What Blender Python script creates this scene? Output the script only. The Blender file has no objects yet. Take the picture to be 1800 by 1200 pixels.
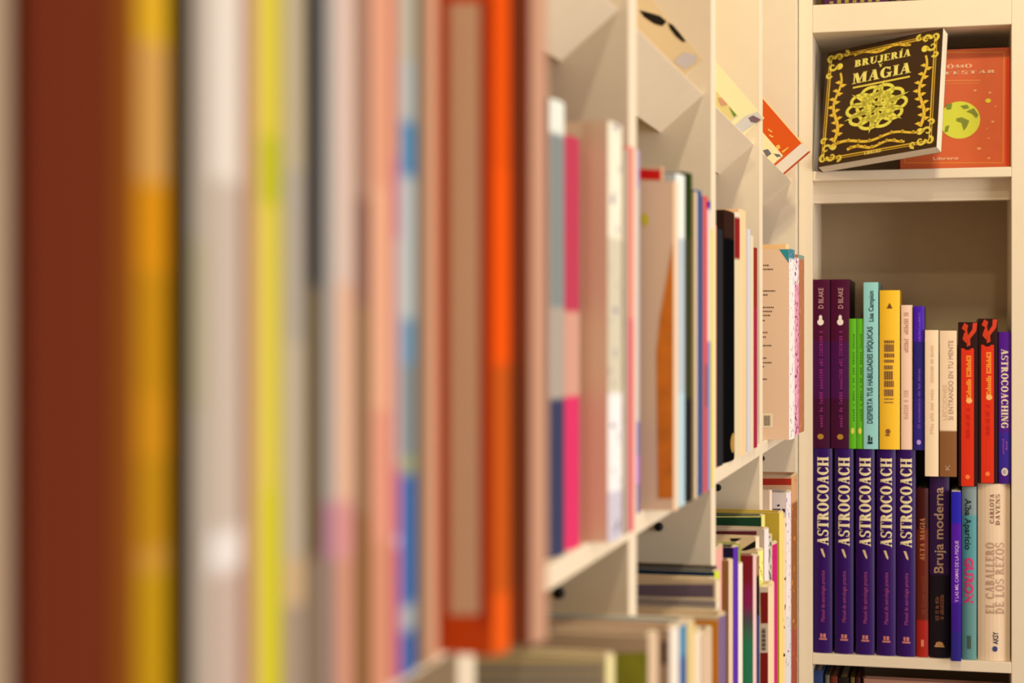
import bpy, math, random
from math import sin, cos, pi, radians
from mathutils import Matrix, Vector

# ------------------------------------------------------------------ camera, world, light
SC = bpy.context.scene
COL = SC.collection
A = 0.19            # distance from the camera line to the front of the left shelving
CZ = 1.35           # eye height
FPX = 3000.0        # focal length in pixels of an 1800 px wide frame
TH = math.atan(765 / 3000)
CT, ST = cos(TH), sin(TH)

cam_d = bpy.data.cameras.new('camera')
cam = bpy.data.objects.new('camera', cam_d)
COL.objects.link(cam)
cam.location = (0, 0, CZ)
cam.rotation_euler = (pi / 2, 0, TH)
cam_d.sensor_width = 36
cam_d.lens = 60
cam_d.shift_y = -10 / 1800
cam_d.clip_start = 0.05
cam_d.dof.use_dof = True
cam_d.dof.focus_distance = 1.95
cam_d.dof.aperture_fstop = 6.4
SC.camera = cam

SC.view_settings.view_transform = 'Standard'
SC.view_settings.look = 'None'
SC.view_settings.gamma = 1
SC.view_settings.exposure = 0.0
SC.view_settings.use_curve_mapping = False

w = bpy.data.worlds.new('room_light')
SC.world = w
w.use_nodes = True
w.node_tree.nodes['Background'].inputs[0].default_value = (1.0, 0.85, 0.70, 1)
w.node_tree.nodes['Background'].inputs[1].default_value = 0.40


def area(name, loc, size, power, color, target=None):
    l = bpy.data.lights.new(name, 'AREA')
    l.shape = 'DISK'
    l.size = size
    l.energy = power
    l.color = color
    o = bpy.data.objects.new(name, l)
    COL.objects.link(o)
    o.location = loc
    if target is not None:
        d = Vector(target) - Vector(loc)
        o.rotation_euler = d.to_track_quat('-Z', 'Y').to_euler()
    return o


WARM = (1.0, 0.86, 0.64)
area('ceiling_spot_near', (0.30, 0.05, 2.95), 0.10, 7, WARM, (-0.19, 0.9, CZ))
area('ceiling_spot_middle', (0.26, 0.95, 2.85), 0.10, 6, WARM, (-0.19, 1.7, CZ))
area('ceiling_spot_far', (0.07, 1.50, 2.40), 0.07, 4.5, (1.0, 0.84, 0.46), (-0.12, 2.2, CZ + .25))
area('aisle_side_fill', (2.0, 0.9, 1.35), 1.6, 43, (1.0, 0.93, 0.84), (-0.19, 1.2, CZ))  # unseen fill added on the aisle side to brighten front edges and ledge undersides


# ------------------------------------------------------------------ helpers
def lin(c):
    out = []
    for v in c[:3]:
        v = v / 255.0
        out.append(v / 12.92 if v <= 0.04045 else ((v + 0.055) / 1.055) ** 2.4)
    return (out[0], out[1], out[2], 1)


MATS = {}


def mat(c, rough=0.5, spec=0.2, noise=0.0, metal=0.0):
    key = (tuple(c), rough, spec, noise, metal)
    if key in MATS:
        return MATS[key]
    m = bpy.data.materials.new('surface')
    m.use_nodes = True
    nt = m.node_tree
    b = nt.nodes['Principled BSDF']
    b.inputs['Base Color'].default_value = lin(c)
    b.inputs['Roughness'].default_value = rough
    b.inputs['Specular IOR Level'].default_value = spec
    b.inputs['Metallic'].default_value = metal
    if noise:
        tc = nt.nodes.new('ShaderNodeTexCoord')
        nz = nt.nodes.new('ShaderNodeTexNoise')
        nz.inputs['Scale'].default_value = 55
        nz.inputs['Detail'].default_value = 3
        nt.links.new(tc.outputs['Object'], nz.inputs['Vector'])
        mx = nt.nodes.new('ShaderNodeMix')
        mx.data_type = 'RGBA'
        mx.inputs[6].default_value = tuple(v * (1 - noise) for v in lin(c)[:3]) + (1,)
        mx.inputs[7].default_value = tuple(min(1, v * (1 + noise)) for v in lin(c)[:3]) + (1,)
        nt.links.new(nz.outputs['Fac'], mx.inputs[0])
        nt.links.new(mx.outputs[2], b.inputs['Base Color'])
    MATS[key] = m
    return m


def banded(bands, H, rough=0.5, spec=0.2, speck=None, soft=0.006):
    """bands = [(z_top, colour)...] from top to bottom, z in metres from the book's foot."""
    m = bpy.data.materials.new('printed_spine')
    m.use_nodes = True
    nt = m.node_tree
    b = nt.nodes['Principled BSDF']
    b.inputs['Roughness'].default_value = rough
    b.inputs['Specular IOR Level'].default_value = spec
    tc = nt.nodes.new('ShaderNodeTexCoord')
    sx = nt.nodes.new('ShaderNodeSeparateXYZ')
    nt.links.new(tc.outputs['Object'], sx.inputs[0])
    mr = nt.nodes.new('ShaderNodeMapRange')
    mr.inputs['From Max'].default_value = H
    nt.links.new(sx.outputs['Z'], mr.inputs['Value'])
    cr = nt.nodes.new('ShaderNodeValToRGB')
    nt.links.new(mr.outputs[0], cr.inputs[0])
    el = cr.color_ramp.elements
    asc = list(reversed(bands))            # bottom band first
    stops = [(0.0, asc[0][1])]
    for i in range(len(asc) - 1):
        zb = max(0.001, min(0.999, asc[i][0] / H))
        stops.append((max(0, zb - soft), asc[i][1]))
        stops.append((min(1, zb + soft), asc[i + 1][1]))
    el[0].position = 0
    el[0].color = lin(stops[0][1])
    el[1].position = 1
    el[1].color = lin(asc[-1][1])
    for p, c in stops[1:]:
        e = el.new(p)
        e.color = lin(c)
    out = cr.outputs[0]
    if speck:
        nz = nt.nodes.new('ShaderNodeTexNoise')
        nz.inputs['Scale'].default_value = speck[1]
        nz.inputs['Detail'].default_value = 2
        nt.links.new(tc.outputs['Object'], nz.inputs['Vector'])
        r2 = nt.nodes.new('ShaderNodeValToRGB')
        r2.color_ramp.elements[0].position = speck[2]
        r2.color_ramp.elements[1].position = speck[2] + .04
        nt.links.new(nz.outputs['Fac'], r2.inputs[0])
        mx = nt.nodes.new('ShaderNodeMix')
        mx.data_type = 'RGBA'
        nt.links.new(r2.outputs[0], mx.inputs[0])
        nt.links.new(out, mx.inputs[6])
        mx.inputs[7].default_value = lin(speck[0])
        out = mx.outputs[2]
    nt.links.new(out, b.inputs['Base Color'])
    return m


def pages_mat():
    if 'pages' in MATS:
        return MATS['pages']
    m = bpy.data.materials.new('page_block')
    m.use_nodes = True
    nt = m.node_tree
    b = nt.nodes['Principled BSDF']
    b.inputs['Roughness'].default_value = 0.8
    tc = nt.nodes.new('ShaderNodeTexCoord')
    mp = nt.nodes.new('ShaderNodeMapping')
    mp.inputs['Scale'].default_value = (0.5, 900, 0.5)
    nz = nt.nodes.new('ShaderNodeTexNoise')
    nz.inputs['Scale'].default_value = 3
    nt.links.new(tc.outputs['Object'], mp.inputs[0])
    nt.links.new(mp.outputs[0], nz.inputs['Vector'])
    cr = nt.nodes.new('ShaderNodeValToRGB')
    cr.color_ramp.elements[0].position = .35
    cr.color_ramp.elements[0].color = lin((212, 196, 170))
    cr.color_ramp.elements[1].position = .6
    cr.color_ramp.elements[1].color = lin((250, 240, 220))
    nt.links.new(nz.outputs['Fac'], cr.inputs[0])
    nt.links.new(cr.outputs[0], b.inputs['Base Color'])
    MATS['pages'] = m
    return m


def link_mesh(name, verts, faces, mats, parent=None, mi=None, smooth=False):
    me = bpy.data.meshes.new(name)
    me.from_pydata([tuple(v) for v in verts], [], faces)
    for m in (mats if isinstance(mats, (list, tuple)) else [mats]):
        me.materials.append(m)
    if mi:
        for p, i in zip(me.polygons, mi):
            p.material_index = i
    if smooth:
        for p in me.polygons:
            p.use_smooth = True
    me.update()
    o = bpy.data.objects.new(name, me)
    COL.objects.link(o)
    if parent is not None:
        o.parent = parent
    return o


def box_vf(lo, hi, verts, faces):
    n = len(verts)
    for z in (lo[2], hi[2]):
        verts += [(lo[0], lo[1], z), (hi[0], lo[1], z), (hi[0], hi[1], z), (lo[0], hi[1], z)]
    for f in ((3, 2, 1, 0), (4, 5, 6, 7), (0, 1, 5, 4), (1, 2, 6, 5), (2, 3, 7, 6), (3, 0, 4, 7)):
        faces.append(tuple(n + i for i in f))


def add_box(name, lo, hi, m, parent=None, bevel=0.0):
    v, f = [], []
    box_vf(lo, hi, v, f)
    o = link_mesh(name, v, f, m, parent)
    if bevel:
        b = o.modifiers.new('edge', 'BEVEL')
        b.width = bevel
        b.segments = 2
    return o


def empty(name, loc=(0, 0, 0)):
    o = bpy.data.objects.new(name, None)
    o.empty_display_size = .03
    COL.objects.link(o)
    o.location = loc
    return o


def tag(o, label, cat, group=None):
    o['label'] = label
    o['category'] = cat
    if group:
        o['group'] = group
    return o


def struct(o):
    o['kind'] = 'structure'
    return o


def hit(x, y, Y):
    """the point of plane Y (metres along the aisle) seen at photo pixel (x, y)"""
    u = (x - 900) / FPX
    dx, dy, dz = -ST + u * CT, CT + u * ST, (590 - y) / FPX
    k = Y / dy
    return Vector((dx * k, Y, CZ + dz * k))


def depthY(d, absX):
    """aisle distance Y (in units of A) of a point with camera depth d and |X| (both in units of A)"""
    return (d - absX * ST) / CT


# ------------------------------------------------------------------ books
def make_book(name, W, T, H, near, spine, far=None, hard=True, bulge=None, edge=None):
    """spine at local x=0 facing +x, thickness 0..T along y, height 0..H; returns root Empty"""
    root = empty(name)
    far = far or near
    t = 0.0022 if hard else 0.0006
    t = min(t, T * .3)
    if bulge is None:
        bulge = min(T * .16, .003) if hard else T * .03
    root['bulge'] = bulge
    root['T'] = T
    root['H'] = H
    n = 8
    outer = [(-W, 0)]
    for i in range(n + 1):
        y = T * i / n
        outer.append((-bulge * (2 * y / T - 1) ** 2, y))
    outer.append((-W, T))
    ix = -bulge - t
    inner = [(-W, T - t), (ix, T - t), (ix, t), (-W, t)]
    prof = outer + inner
    N = len(prof)
    verts = [(x, y, 0) for x, y in prof] + [(x, y, H) for x, y in prof]
    faces, mi = [], []
    for i in range(N):
        j = (i + 1) % N
        faces.append((i, j, N + j, N + i))
        if i == 0:
            mi.append(1)
        elif 1 <= i <= n:
            mi.append(0)
        elif i == n + 1:
            mi.append(2)
        else:
            mi.append(1)
    # caps: three strips (near board, spine, far board)
    no = len(outer)
    k_it, k_in = no + 1, no + 2          # inner far corner, inner near corner
    for off, flip in ((0, True), (N, False)):
        caps = [(0, 1, k_in, N - 1), tuple([1] + list(range(2, n + 2)) + [k_it, k_in]), (n + 1, n + 2, no, k_it)]
        for cf in caps:
            cf = [off + q for q in cf]
            if flip:
                cf = cf[::-1]
            faces.append(tuple(cf))
            mi.append(3)
    link_mesh('cover', verts, faces, [spine, near, far, edge or near], root, mi)
    e = 0.003 if hard else 0.0
    v, f = [], []
    box_vf((-W + e, t + .0001, e), (ix - .0001, T - t - .0001, H - e), v, f)
    link_mesh('page_block', v, f, pages_mat(), root)
    return root


def spine_x(root, y):
    return -root['bulge'] * (2 * y / root['T'] - 1) ** 2 + 0.0003


def on_spine(root, name, polys, c, rough=.5, raise_=0.0):
    """polys = list of [(y,z)...] printed on the curved spine"""
    verts, faces = [], []
    for p in polys:
        b = len(verts)
        if len(p) == 4:                     # follow the curve of the spine
            n = 8
            ys = [q[0] for q in p]
            k = 0 if abs(ys[0] - ys[1]) + abs(ys[2] - ys[3]) > abs(ys[1] - ys[2]) + abs(ys[3] - ys[0]) else 1
            a0, a1, c1, c0 = p[k], p[(k + 1) % 4], p[(k + 2) % 4], p[(k + 3) % 4]
            for i in range(n + 1):
                t = i / n
                for u_, v_ in ((a0, a1), (c0, c1)):
                    y, z = u_[0] + (v_[0] - u_[0]) * t, u_[1] + (v_[1] - u_[1]) * t
                    verts.append((spine_x(root, y) + raise_, y, z))
            for i in range(n):
                faces.append((b + 2 * i, b + 2 * i + 2, b + 2 * i + 3, b + 2 * i + 1))
            continue
        for (y, z) in p:
            verts.append((spine_x(root, y) + raise_ + .0002, y, z))
        faces.append(tuple(range(b, b + len(p))))
    return link_mesh(name, verts, faces, c if not isinstance(c, tuple) else mat(c, rough), root)


def rect(y0, y1, z0, z1):
    n = 4
    return [(y0 + (y1 - y0) * i / n, z0) for i in range(n + 1)] + [(y1 - (y1 - y0) * i / n, z1) for i in range(n + 1)]


def ellipse(cy, cz, ry, rz, n=18):
    return [(cy + ry * cos(2 * pi * i / n), cz + rz * sin(2 * pi * i / n)) for i in range(n)]


# --- high-contrast serif capitals drawn as polygons, cap height 1
TK, TN = .27, .10        # thick and thin stroke


def _ring(cx, cy, rx, ry, a0=0, a1=360, tk=TK, tn=TN, n=22):
    o, i_ = [], []
    for k in range(n + 1):
        t = radians(a0 + (a1 - a0) * k / n)
        o.append((cx + rx * cos(t), cy + ry * sin(t)))
        i_.append((cx + (rx - tk) * cos(t), cy + (ry - tn) * sin(t)))
    return [[o[k], o[k + 1], i_[k + 1], i_[k]] for k in range(n)]


def _b(x0, y0, x1, y1):
    return [(x0, y0), (x1, y0), (x1, y1), (x0, y1)]


def _d(x0, y0, x1, y1, w):
    return [(x0, y0), (x0 + w, y0), (x1 + w, y1), (x1, y1)]


def _stem(x, w=TK):
    return [_b(x, 0, x + w, 1), _b(x - .07, 0, x + w + .07, TN * .8), _b(x - .07, 1 - TN * .8, x + w + .07, 1)]


def glyph(ch):
    G = []
    if ch == 'A' or ch == 'Á':
        G = [_d(.08, 0, .38, 1, .09), _d(.52, 0, .30, 1, TK), _b(.2, .3, .55, .38), _b(0, 0, .28, .07), _b(.44, 0, .86, .07)]
        w_ = .86
    elif ch == 'B':
        G = _stem(.07) + _ring(.31, .73, .36, .27, -90, 90) + _ring(.31, .26, .42, .27, -90, 90) + [_b(.2, .93, .33, 1), _b(.2, .46, .33, .54), _b(.2, 0, .33, .07)]
        w_ = .78
    elif ch == 'C':
        G = _ring(.42, .5, .42, .52, 42, 318) + [_b(.68, .66, .75, .98), _b(.68, .06, .75, .30)]
        w_ = .82
    elif ch == 'D':
        G = _stem(.07) + _ring(.3, .5, .5, .5, -90, 90) + [_b(.2, 0, .32, .07), _b(.2, .93, .32, 1)]
        w_ = .84
    elif ch == 'E':
        G = _stem(.07) + [_b(.2, 0, .68, .08), _b(.2, .92, .66, 1), _b(.2, .46, .54, .54), _b(.61, 0, .68, .25), _b(.59, .75, .66, 1), _b(.48, .36, .54, .64)]
        w_ = .74
    elif ch == 'F':
        G = _stem(.07) + [_b(.2, .92, .66, 1), _b(.2, .46, .54, .54), _b(.59, .75, .66, 1), _b(.48, .36, .54, .64)]
        w_ = .7
    elif ch == 'G':
        G = _ring(.42, .5, .42, .52, 42, 318) + [_b(.68, .66, .75, .98), _b(.58, .02, .80, .42), _b(.48, .40, .88, .47)]
        w_ = .9
    elif ch == 'H':
        G = _stem(.07) + _stem(.60) + [_b(.2, .46, .7, .54)]
        w_ = .93
    elif ch == 'I' or ch == 'Í':
        G = _stem(.07)
        if ch == 'Í':
            G.append([(.16, 1.06), (.26, 1.06), (.42, 1.26), (.28, 1.26)])
        w_ = .40
    elif ch == 'J':
        G = [_b(.26, .2, .26 + TK, 1), _b(.16, .93, .58, 1)] + _ring(.22, .2, .28, .28, 180, 360)
        w_ = .58
    elif ch == 'L':
        G = _stem(.07) + [_b(.2, 0, .66, .08), _b(.59, 0, .66, .28)]
        w_ = .7
    elif ch == 'M':
        G = [_b(.1, 0, .19, 1), _b(.78, 0, .78 + TK, 1), _d(.40, 0, .12, 1, TK), _d(.44, 0, .80, 1, .09), _b(0, 0, .3, .07), _b(.7, 0, 1.1, .07), _b(.02, .93, .3, 1), _b(.8, .93, 1.1, 1)]
        w_ = 1.12
    elif ch == 'N':
        G = [_b(.1, 0, .19, 1), _b(.68, 0, .77, 1), _d(.55, 0, .1, 1, TK), _b(0, 0, .3, .07), _b(.57, .93, .87, 1), _b(0, .93, .3, 1)]
        w_ = .9
    elif ch in 'OÓ':
        G = _ring(.43, .5, .43, .53, 0, 360, n=30)
        if ch == 'Ó':
            G.append([(.36, 1.08), (.46, 1.08), (.62, 1.28), (.48, 1.28)])
        w_ = .88
    elif ch == 'R':
        G = _stem(.07) + _ring(.3, .72, .38, .28, -90, 90) + [_b(.2, .93, .32, 1), _b(.2, .44, .34, .51), _d(.56, 0, .32, .48, TK), _b(.52, 0, .88, .07)]
        w_ = .86
    elif ch == 'S':
        G = _ring(.34, .735, .31, .275, 35, 268, .2, .09) + _ring(.34, .265, .33, .275, -145, 92, .2, .09) + [_b(.55, .7, .61, .98), _b(.03, .02, .09, .32)]
        w_ = .68
    elif ch == 'T':
        G = [_b(.28, 0, .28 + TK, 1), _b(.17, 0, .63, .07), _b(0, .92, .8, 1), _b(0, .72, .06, 1), _b(.74, .72, .8, 1)]
        w_ = .82
    elif ch == 'U':
        G = [_b(.08, .3, .08 + TK, 1), _b(.66, .3, .75, 1), _b(0, .93, .42, 1), _b(.56, .93, .86, 1)] + _ring(.415, .32, .335, .34, 180, 360, .2, .1)
        w_ = .88
    elif ch == 'Y':
        G = [_b(.3, 0, .3 + TK, .5), _d(.3, .45, .02, 1, TK), _d(.42, .45, .72, 1, .09), _b(.18, 0, .66, .07)]
        w_ = .84
    elif ch == 'V':
        G = [_d(.34, 0, .04, 1, TK), _d(.40, 0, .70, 1, .09), _b(-.02, .93, .4, 1), _b(.58, .93, .88, 1)]
        w_ = .86
    elif ch == 'Z':
        G = [_b(.04, .91, .68, 1), _b(.02, 0, .7, .09), _d(.02, 0, .42, 1, TK), _b(.04, .74, .1, 1), _b(.64, 0, .7, .26)]
        w_ = .74
    elif ch == ' ':
        w_ = .4
    else:
        G = [_b(.1, .1, .5, .9)]
        w_ = .6
    return G, w_


def serif(text, gap=.06):
    polys, x = [], 0
    for ch in text:
        g, w_ = glyph(ch)
        for p in g:
            polys.append([(x + a_, b_) for a_, b_ in p])
        x += w_ + gap
    return polys, x - gap


SANS = {}


def sans(text, bold=0.0):
    key = (text, bold)
    if key in SANS:
        return SANS[key]
    cu = bpy.data.curves.new('lettering', 'FONT')
    cu.body = text
    cu.size = 1
    cu.offset = bold
    cu.resolution_u = 3
    ob = bpy.data.objects.new('lettering', cu)
    COL.objects.link(ob)
    me = bpy.data.meshes.new_from_object(ob)
    vs = [(v.co.x, v.co.y) for v in me.vertices]
    polys = [[vs[i] for i in p.vertices] for p in me.polygons]
    x0 = min(v[0] for v in vs)
    x1 = max(v[0] for v in vs)
    cap = 0.69
    polys = [[((x - x0) / cap, y / cap) for x, y in p] for p in polys]
    bpy.data.objects.remove(ob)
    bpy.data.curves.remove(cu)
    bpy.data.meshes.remove(me)
    SANS[key] = (polys, (x1 - x0) / cap)
    return SANS[key]


def spine_text(root, body, z0, z1, yc, cap, up, c, font='sans', bold=0.0, name='title', rough=.5):
    """lettering running along the spine between z0 and z1"""
    polys, wd = (serif(body) if font == 'serif' else sans(body, bold))
    s = (z1 - z0) / wd
    out = []
    for p in polys:
        if up:
            out.append([(yc - (v - .5) * cap, z0 + u * s) for u, v in p])
        else:
            out.append([(yc + (v - .5) * cap, z1 - u * s) for u, v in p])
    return on_spine(root, name, out, c, rough)


def marks(y0, y1, z0, z1, n, seed, fill=.62):
    """rows of small unreadable print: short strokes across a line that runs along z"""
    rnd = random.Random(seed)
    out, z = [], z0
    step = (z1 - z0) / n
    for i in range(n):
        if rnd.random() < .13:
            continue
        a_, b_ = z0 + i * step, z0 + i * step + step * fill
        q = rnd.random()
        m_ = (y1 - y0)
        if q < .4:
            out.append(rect(y0, y1, a_, b_))
        elif q < .7:
            out.append(rect(y0 + m_ * .3, y1, a_, b_))
        else:
            out.append(rect(y0, y0 + m_ * .35, a_, b_))
            out.append(rect(y0 + m_ * .6, y1, a_, b_))
    return out


# ------------------------------------------------------------------ setting
WHITE = (232, 218, 196)
M_PANEL = mat(WHITE, .5, .3, .03)
M_BACK = mat((176, 156, 128), .7, .2, .05)
M_BLACK = mat((22, 20, 20), .5)
o = struct(add_box('floor', (-0.6, -1.2, -.05), (3.0, 2.62, 0), mat((150, 128, 104), .5, .4, .1)))
o = struct(add_box('wall_left', (-0.60, -1.2, 0), (-0.50, 2.62, 3.0), mat((225, 210, 185), .8)))
o = struct(add_box('wall_back', (-0.50, 2.52, 0), (3.0, 2.62, 3.0), mat((225, 210, 185), .8)))

BW = 2.0 * A
YD = [0.2907, 0.6707, 1.0507, 1.4307, 1.8107, 2.2665]
ZS = -0.595 * A          # top of the upper shelf, from eye height
ZL = -2.24 * A           # top of the lower shelf
LEDGE_DIR = Vector((.766, 0, .643))
LEDGE_N = Vector((-.643, 0, .766))
P1 = Vector((-1.036 * A, 0, 1.056 * A + CZ))
DEP = 0.29
BAYS = ['the nearest bay of the left run, filled with blurred books',
        'the second bay of the left run, behind the orange framed book',
        'the third bay of the left run, with the orange patterned cover',
        'the fourth bay of the left run, with the black books',
        'the last bay of the left run, against the corner bookcase']
for k in range(5):
    y0, y1 = YD[k] + .0003, YD[k + 1] - .0003
    t = .013
    if k == 4:
        t1 = .026
    else:
        t1 = t
    r = tag(empty('bookcase', (-A, y0, 0)), 'cream white bookcase unit, ' + BAYS[k], 'bookcase', 'cream bookcase units along the left wall')
    L = y1 - y0
    top = CZ + .92
    add_box('side_panel', (-DEP, 0, 0), (0, t, top), M_PANEL, r, .0008)
    add_box('side_panel', (-DEP, L - t1, 0), (0, L, top), M_PANEL, r, .0008)
    add_box('back_panel', (-DEP, t, .06), (-DEP + .008, L - t1, top), M_BACK, r)
    add_box('top_panel', (-DEP + .008, t, top - .018), (0, L - t1, top), M_PANEL, r)
    add_box('plinth', (-.03, t, 0), (-.014, L - t1, .07), M_PANEL, r)
    for zt in (ZS, ZL, ZL - .33, ZL - .66, ZL - .85):
        add_box('shelf', (-DEP + .008, t, CZ + zt - .0665 * A), (0, L - t1, CZ + zt), M_PANEL, r, .0008)
    # tilted display tray: ledge board and back board
    th = .005
    pf = P1 - Vector((-A, 0, 0)) + LEDGE_DIR * 0
    pf = Vector((P1.x + A, 0, P1.z))
    pb = pf - LEDGE_DIR * (.222 * A)
    prof = [pf, pf + LEDGE_N * th, pb + LEDGE_N * th, pb]
    v = [(p.x, yy, p.z) for yy in (t, L - t1) for p in prof]
    link_mesh('display_ledge', v, [(3, 2, 1, 0), (4, 5, 6, 7), (0, 1, 5, 4), (1, 2, 6, 5), (2, 3, 7, 6), (3, 0, 4, 7)], M_PANEL, r)
    prof = [pb - LEDGE_DIR * .0, pb + LEDGE_N * .22, pb + LEDGE_N * .22 - LEDGE_DIR * th, pb - LEDGE_DIR * th]
    v = [(p.x, yy, p.z) for yy in (t, L - t1) for p in prof]
    link_mesh('display_backboard', v, [(3, 2, 1, 0), (4, 5, 6, 7), (0, 1, 5, 4), (1, 2, 6, 5), (2, 3, 7, 6), (3, 0, 4, 7)], M_PANEL, r)
    # black shelf pins on the far side panel, below each of the two upper shelves
    for zz in (-.842 * A, ZL - .035):
        v, f = [], []
        n = 14
        px, pz, rr = -.232 * A, CZ + zz, .0036
        for rad, yy in ((rr, L - t1), (rr, L - t1 - .003), (rr * .6, L - t1 - .005)):
            v += [(px + rad * cos(2 * pi * i / n), yy, pz + rad * sin(2 * pi * i / n)) for i in range(n)]
        for q in range(2):
            for i in range(n):
                j = (i + 1) % n
                f.append((q * n + i, q * n + j, (q + 1) * n + j, (q + 1) * n + i))
        f.append(tuple(range(2 * n, 3 * n)))
        link_mesh('shelf_pin', v, f, M_BLACK, r)

# corner bookcase facing the camera
YR = 2.2686
XL, XR_ = -0.1715, 0.0795
r = tag(empty('bookcase', (XL, YR, 0)), 'cream white bookcase at the aisle end facing the camera, holding purple books', 'bookcase')
D2 = 0.175
topz = CZ + .92
Wd = XR_ - XL
add_box('side_panel', (-.0183, 0, 0), (0, D2, topz), M_PANEL, r, .0008)
add_box('side_panel', (Wd, 0, 0), (Wd + .0185, D2, topz), M_PANEL, r, .0008)
add_box('back_panel', (0, D2 - .008, 0), (Wd, D2, topz), M_BACK, r)
add_box('top_panel', (0, 0, topz - .018), (Wd, D2 - .008, topz), M_PANEL, r)
zt1 = hit(1445, 8, YR).z
zb1 = hit(1445, 57, YR).z
add_box('shelf', (0, 0, zb1), (Wd, D2 - .008, zt1), M_PANEL, r, .001)
zt2 = hit(1428, 301, YR).z
zb2 = hit(1428, 318, YR).z
add_box('shelf', (0, 0, zb2), (Wd, D2 - .008, zt2), M_PANEL, r, .001)
add_box('shelf_rail', (0, .026, hit(1428, 357, YR + .026).z), (Wd, .044, zb2), M_PANEL, r)
zt3 = hit(1428, 1148, YR).z
zb3 = hit(1428, 1167, YR).z
add_box('shelf', (0, 0, zb3), (Wd, D2 - .008, zt3), M_PANEL, r, .001)
add_box('shelf', (0, 0, zb3 - .26), (Wd, D2 - .008, zb3 - .245), M_PANEL, r, .001)
add_box('shelf', (0, 0, zb3 - .56), (Wd, D2 - .008, zb3 - .545), M_PANEL, r, .001)

# ------------------------------------------------------------------ left run, upper shelf
UP = 'books standing on the upper shelf of the left run'
LO = 'books standing on the lower shelf of the left run'
BK = {}


def place_left(name, label, d, p, xl, xr, yt, zb, cover, spine, group, W=.17, H=None, hard=True, bands=None, speck=None, far=None, key=None, rough=.4, bulge=None, edge=None):
    """spine front plane at X=-(1-p)A, from photo column xl to xr, near board at camera depth d*A"""
    if d is None:
        a1 = 1 - p
        d = 3096 * a1 / (1665 - xl)
    else:
        a1 = d * (1665 - xl) / 3096
    d2 = 3096 * a1 / (1665 - xr)
    Y0 = depthY(d, a1) * A
    Y1 = depthY(d2, a1) * A
    T = Y1 - Y0
    if H is None:
        H = (590 - yt) * d / 3000 * A - zb
    dm = (d + d2) / 2
    if bands:
        bb = []
        for i, (yy, c) in enumerate(bands):
            nxt = bands[i][0]
            bb.append(((590 - nxt) * dm / 3000 * A - zb, c))
        # bands are given by their top pixel
        spine = banded(bb, H, rough, 0.0, speck)
    elif not hasattr(spine, 'node_tree'):
        spine = mat(spine, rough, 0.0)
    if not hasattr(cover, 'node_tree'):
        cover = mat(cover, rough, .1)
    b = make_book(name, W, T, H, cover, spine, far, hard, bulge, edge)
    b.location = (-a1 * A, Y0, CZ + zb)
    tag(b, label, 'book', group)
    b['Y0'] = Y0
    b['d'] = d
    b['d2'] = d2
    if key:
        BK[key] = b
    return b


def near_patch(b, name, px, c, rough=.4, off=.0003):
    """a printed shape on the near board, given by its corners in the photo"""
    m = c if hasattr(c, 'node_tree') else mat(c, rough)
    Y = b.location.y
    polys = px if isinstance(px[0][0], (tuple, list)) else [px]
    verts, faces = [], []
    H, Wm = b['H'], 0
    for poly in polys:
        n0 = len(verts)
        for x, y in poly:
            q = hit(x, y, Y) - b.location
            verts.append((min(q.x, -b['bulge'] - .0002), -off, max(0.0005, min(H - .0005, q.z))))
        faces.append(tuple(range(n0, len(verts))))
    return link_mesh(name, verts, faces, m, b)


def row(specs, d, group, zb, W=.17):
    """books one behind the other: (xl, xr, ytop, cover, spine, label, options)"""
    for s in specs:
        xl, xr, yt, cover, spine, label = s[:6]
        o_ = dict(s[6]) if len(s) > 6 else {}
        d += o_.pop('gap', .001)
        if 'p' in o_:
            p = o_.pop('p')
            d = max(d, 3096 * (1 - p) / (1665 - xl))
        if 'd' in o_:
            d = max(d, o_.pop('d'))
        nm = o_.pop('name', 'book')
        b = place_left(nm, label, d, None, xl, xr, yt, zb, cover, spine, group, W=o_.pop('W', W), **o_)
        d = b['d2']


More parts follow.
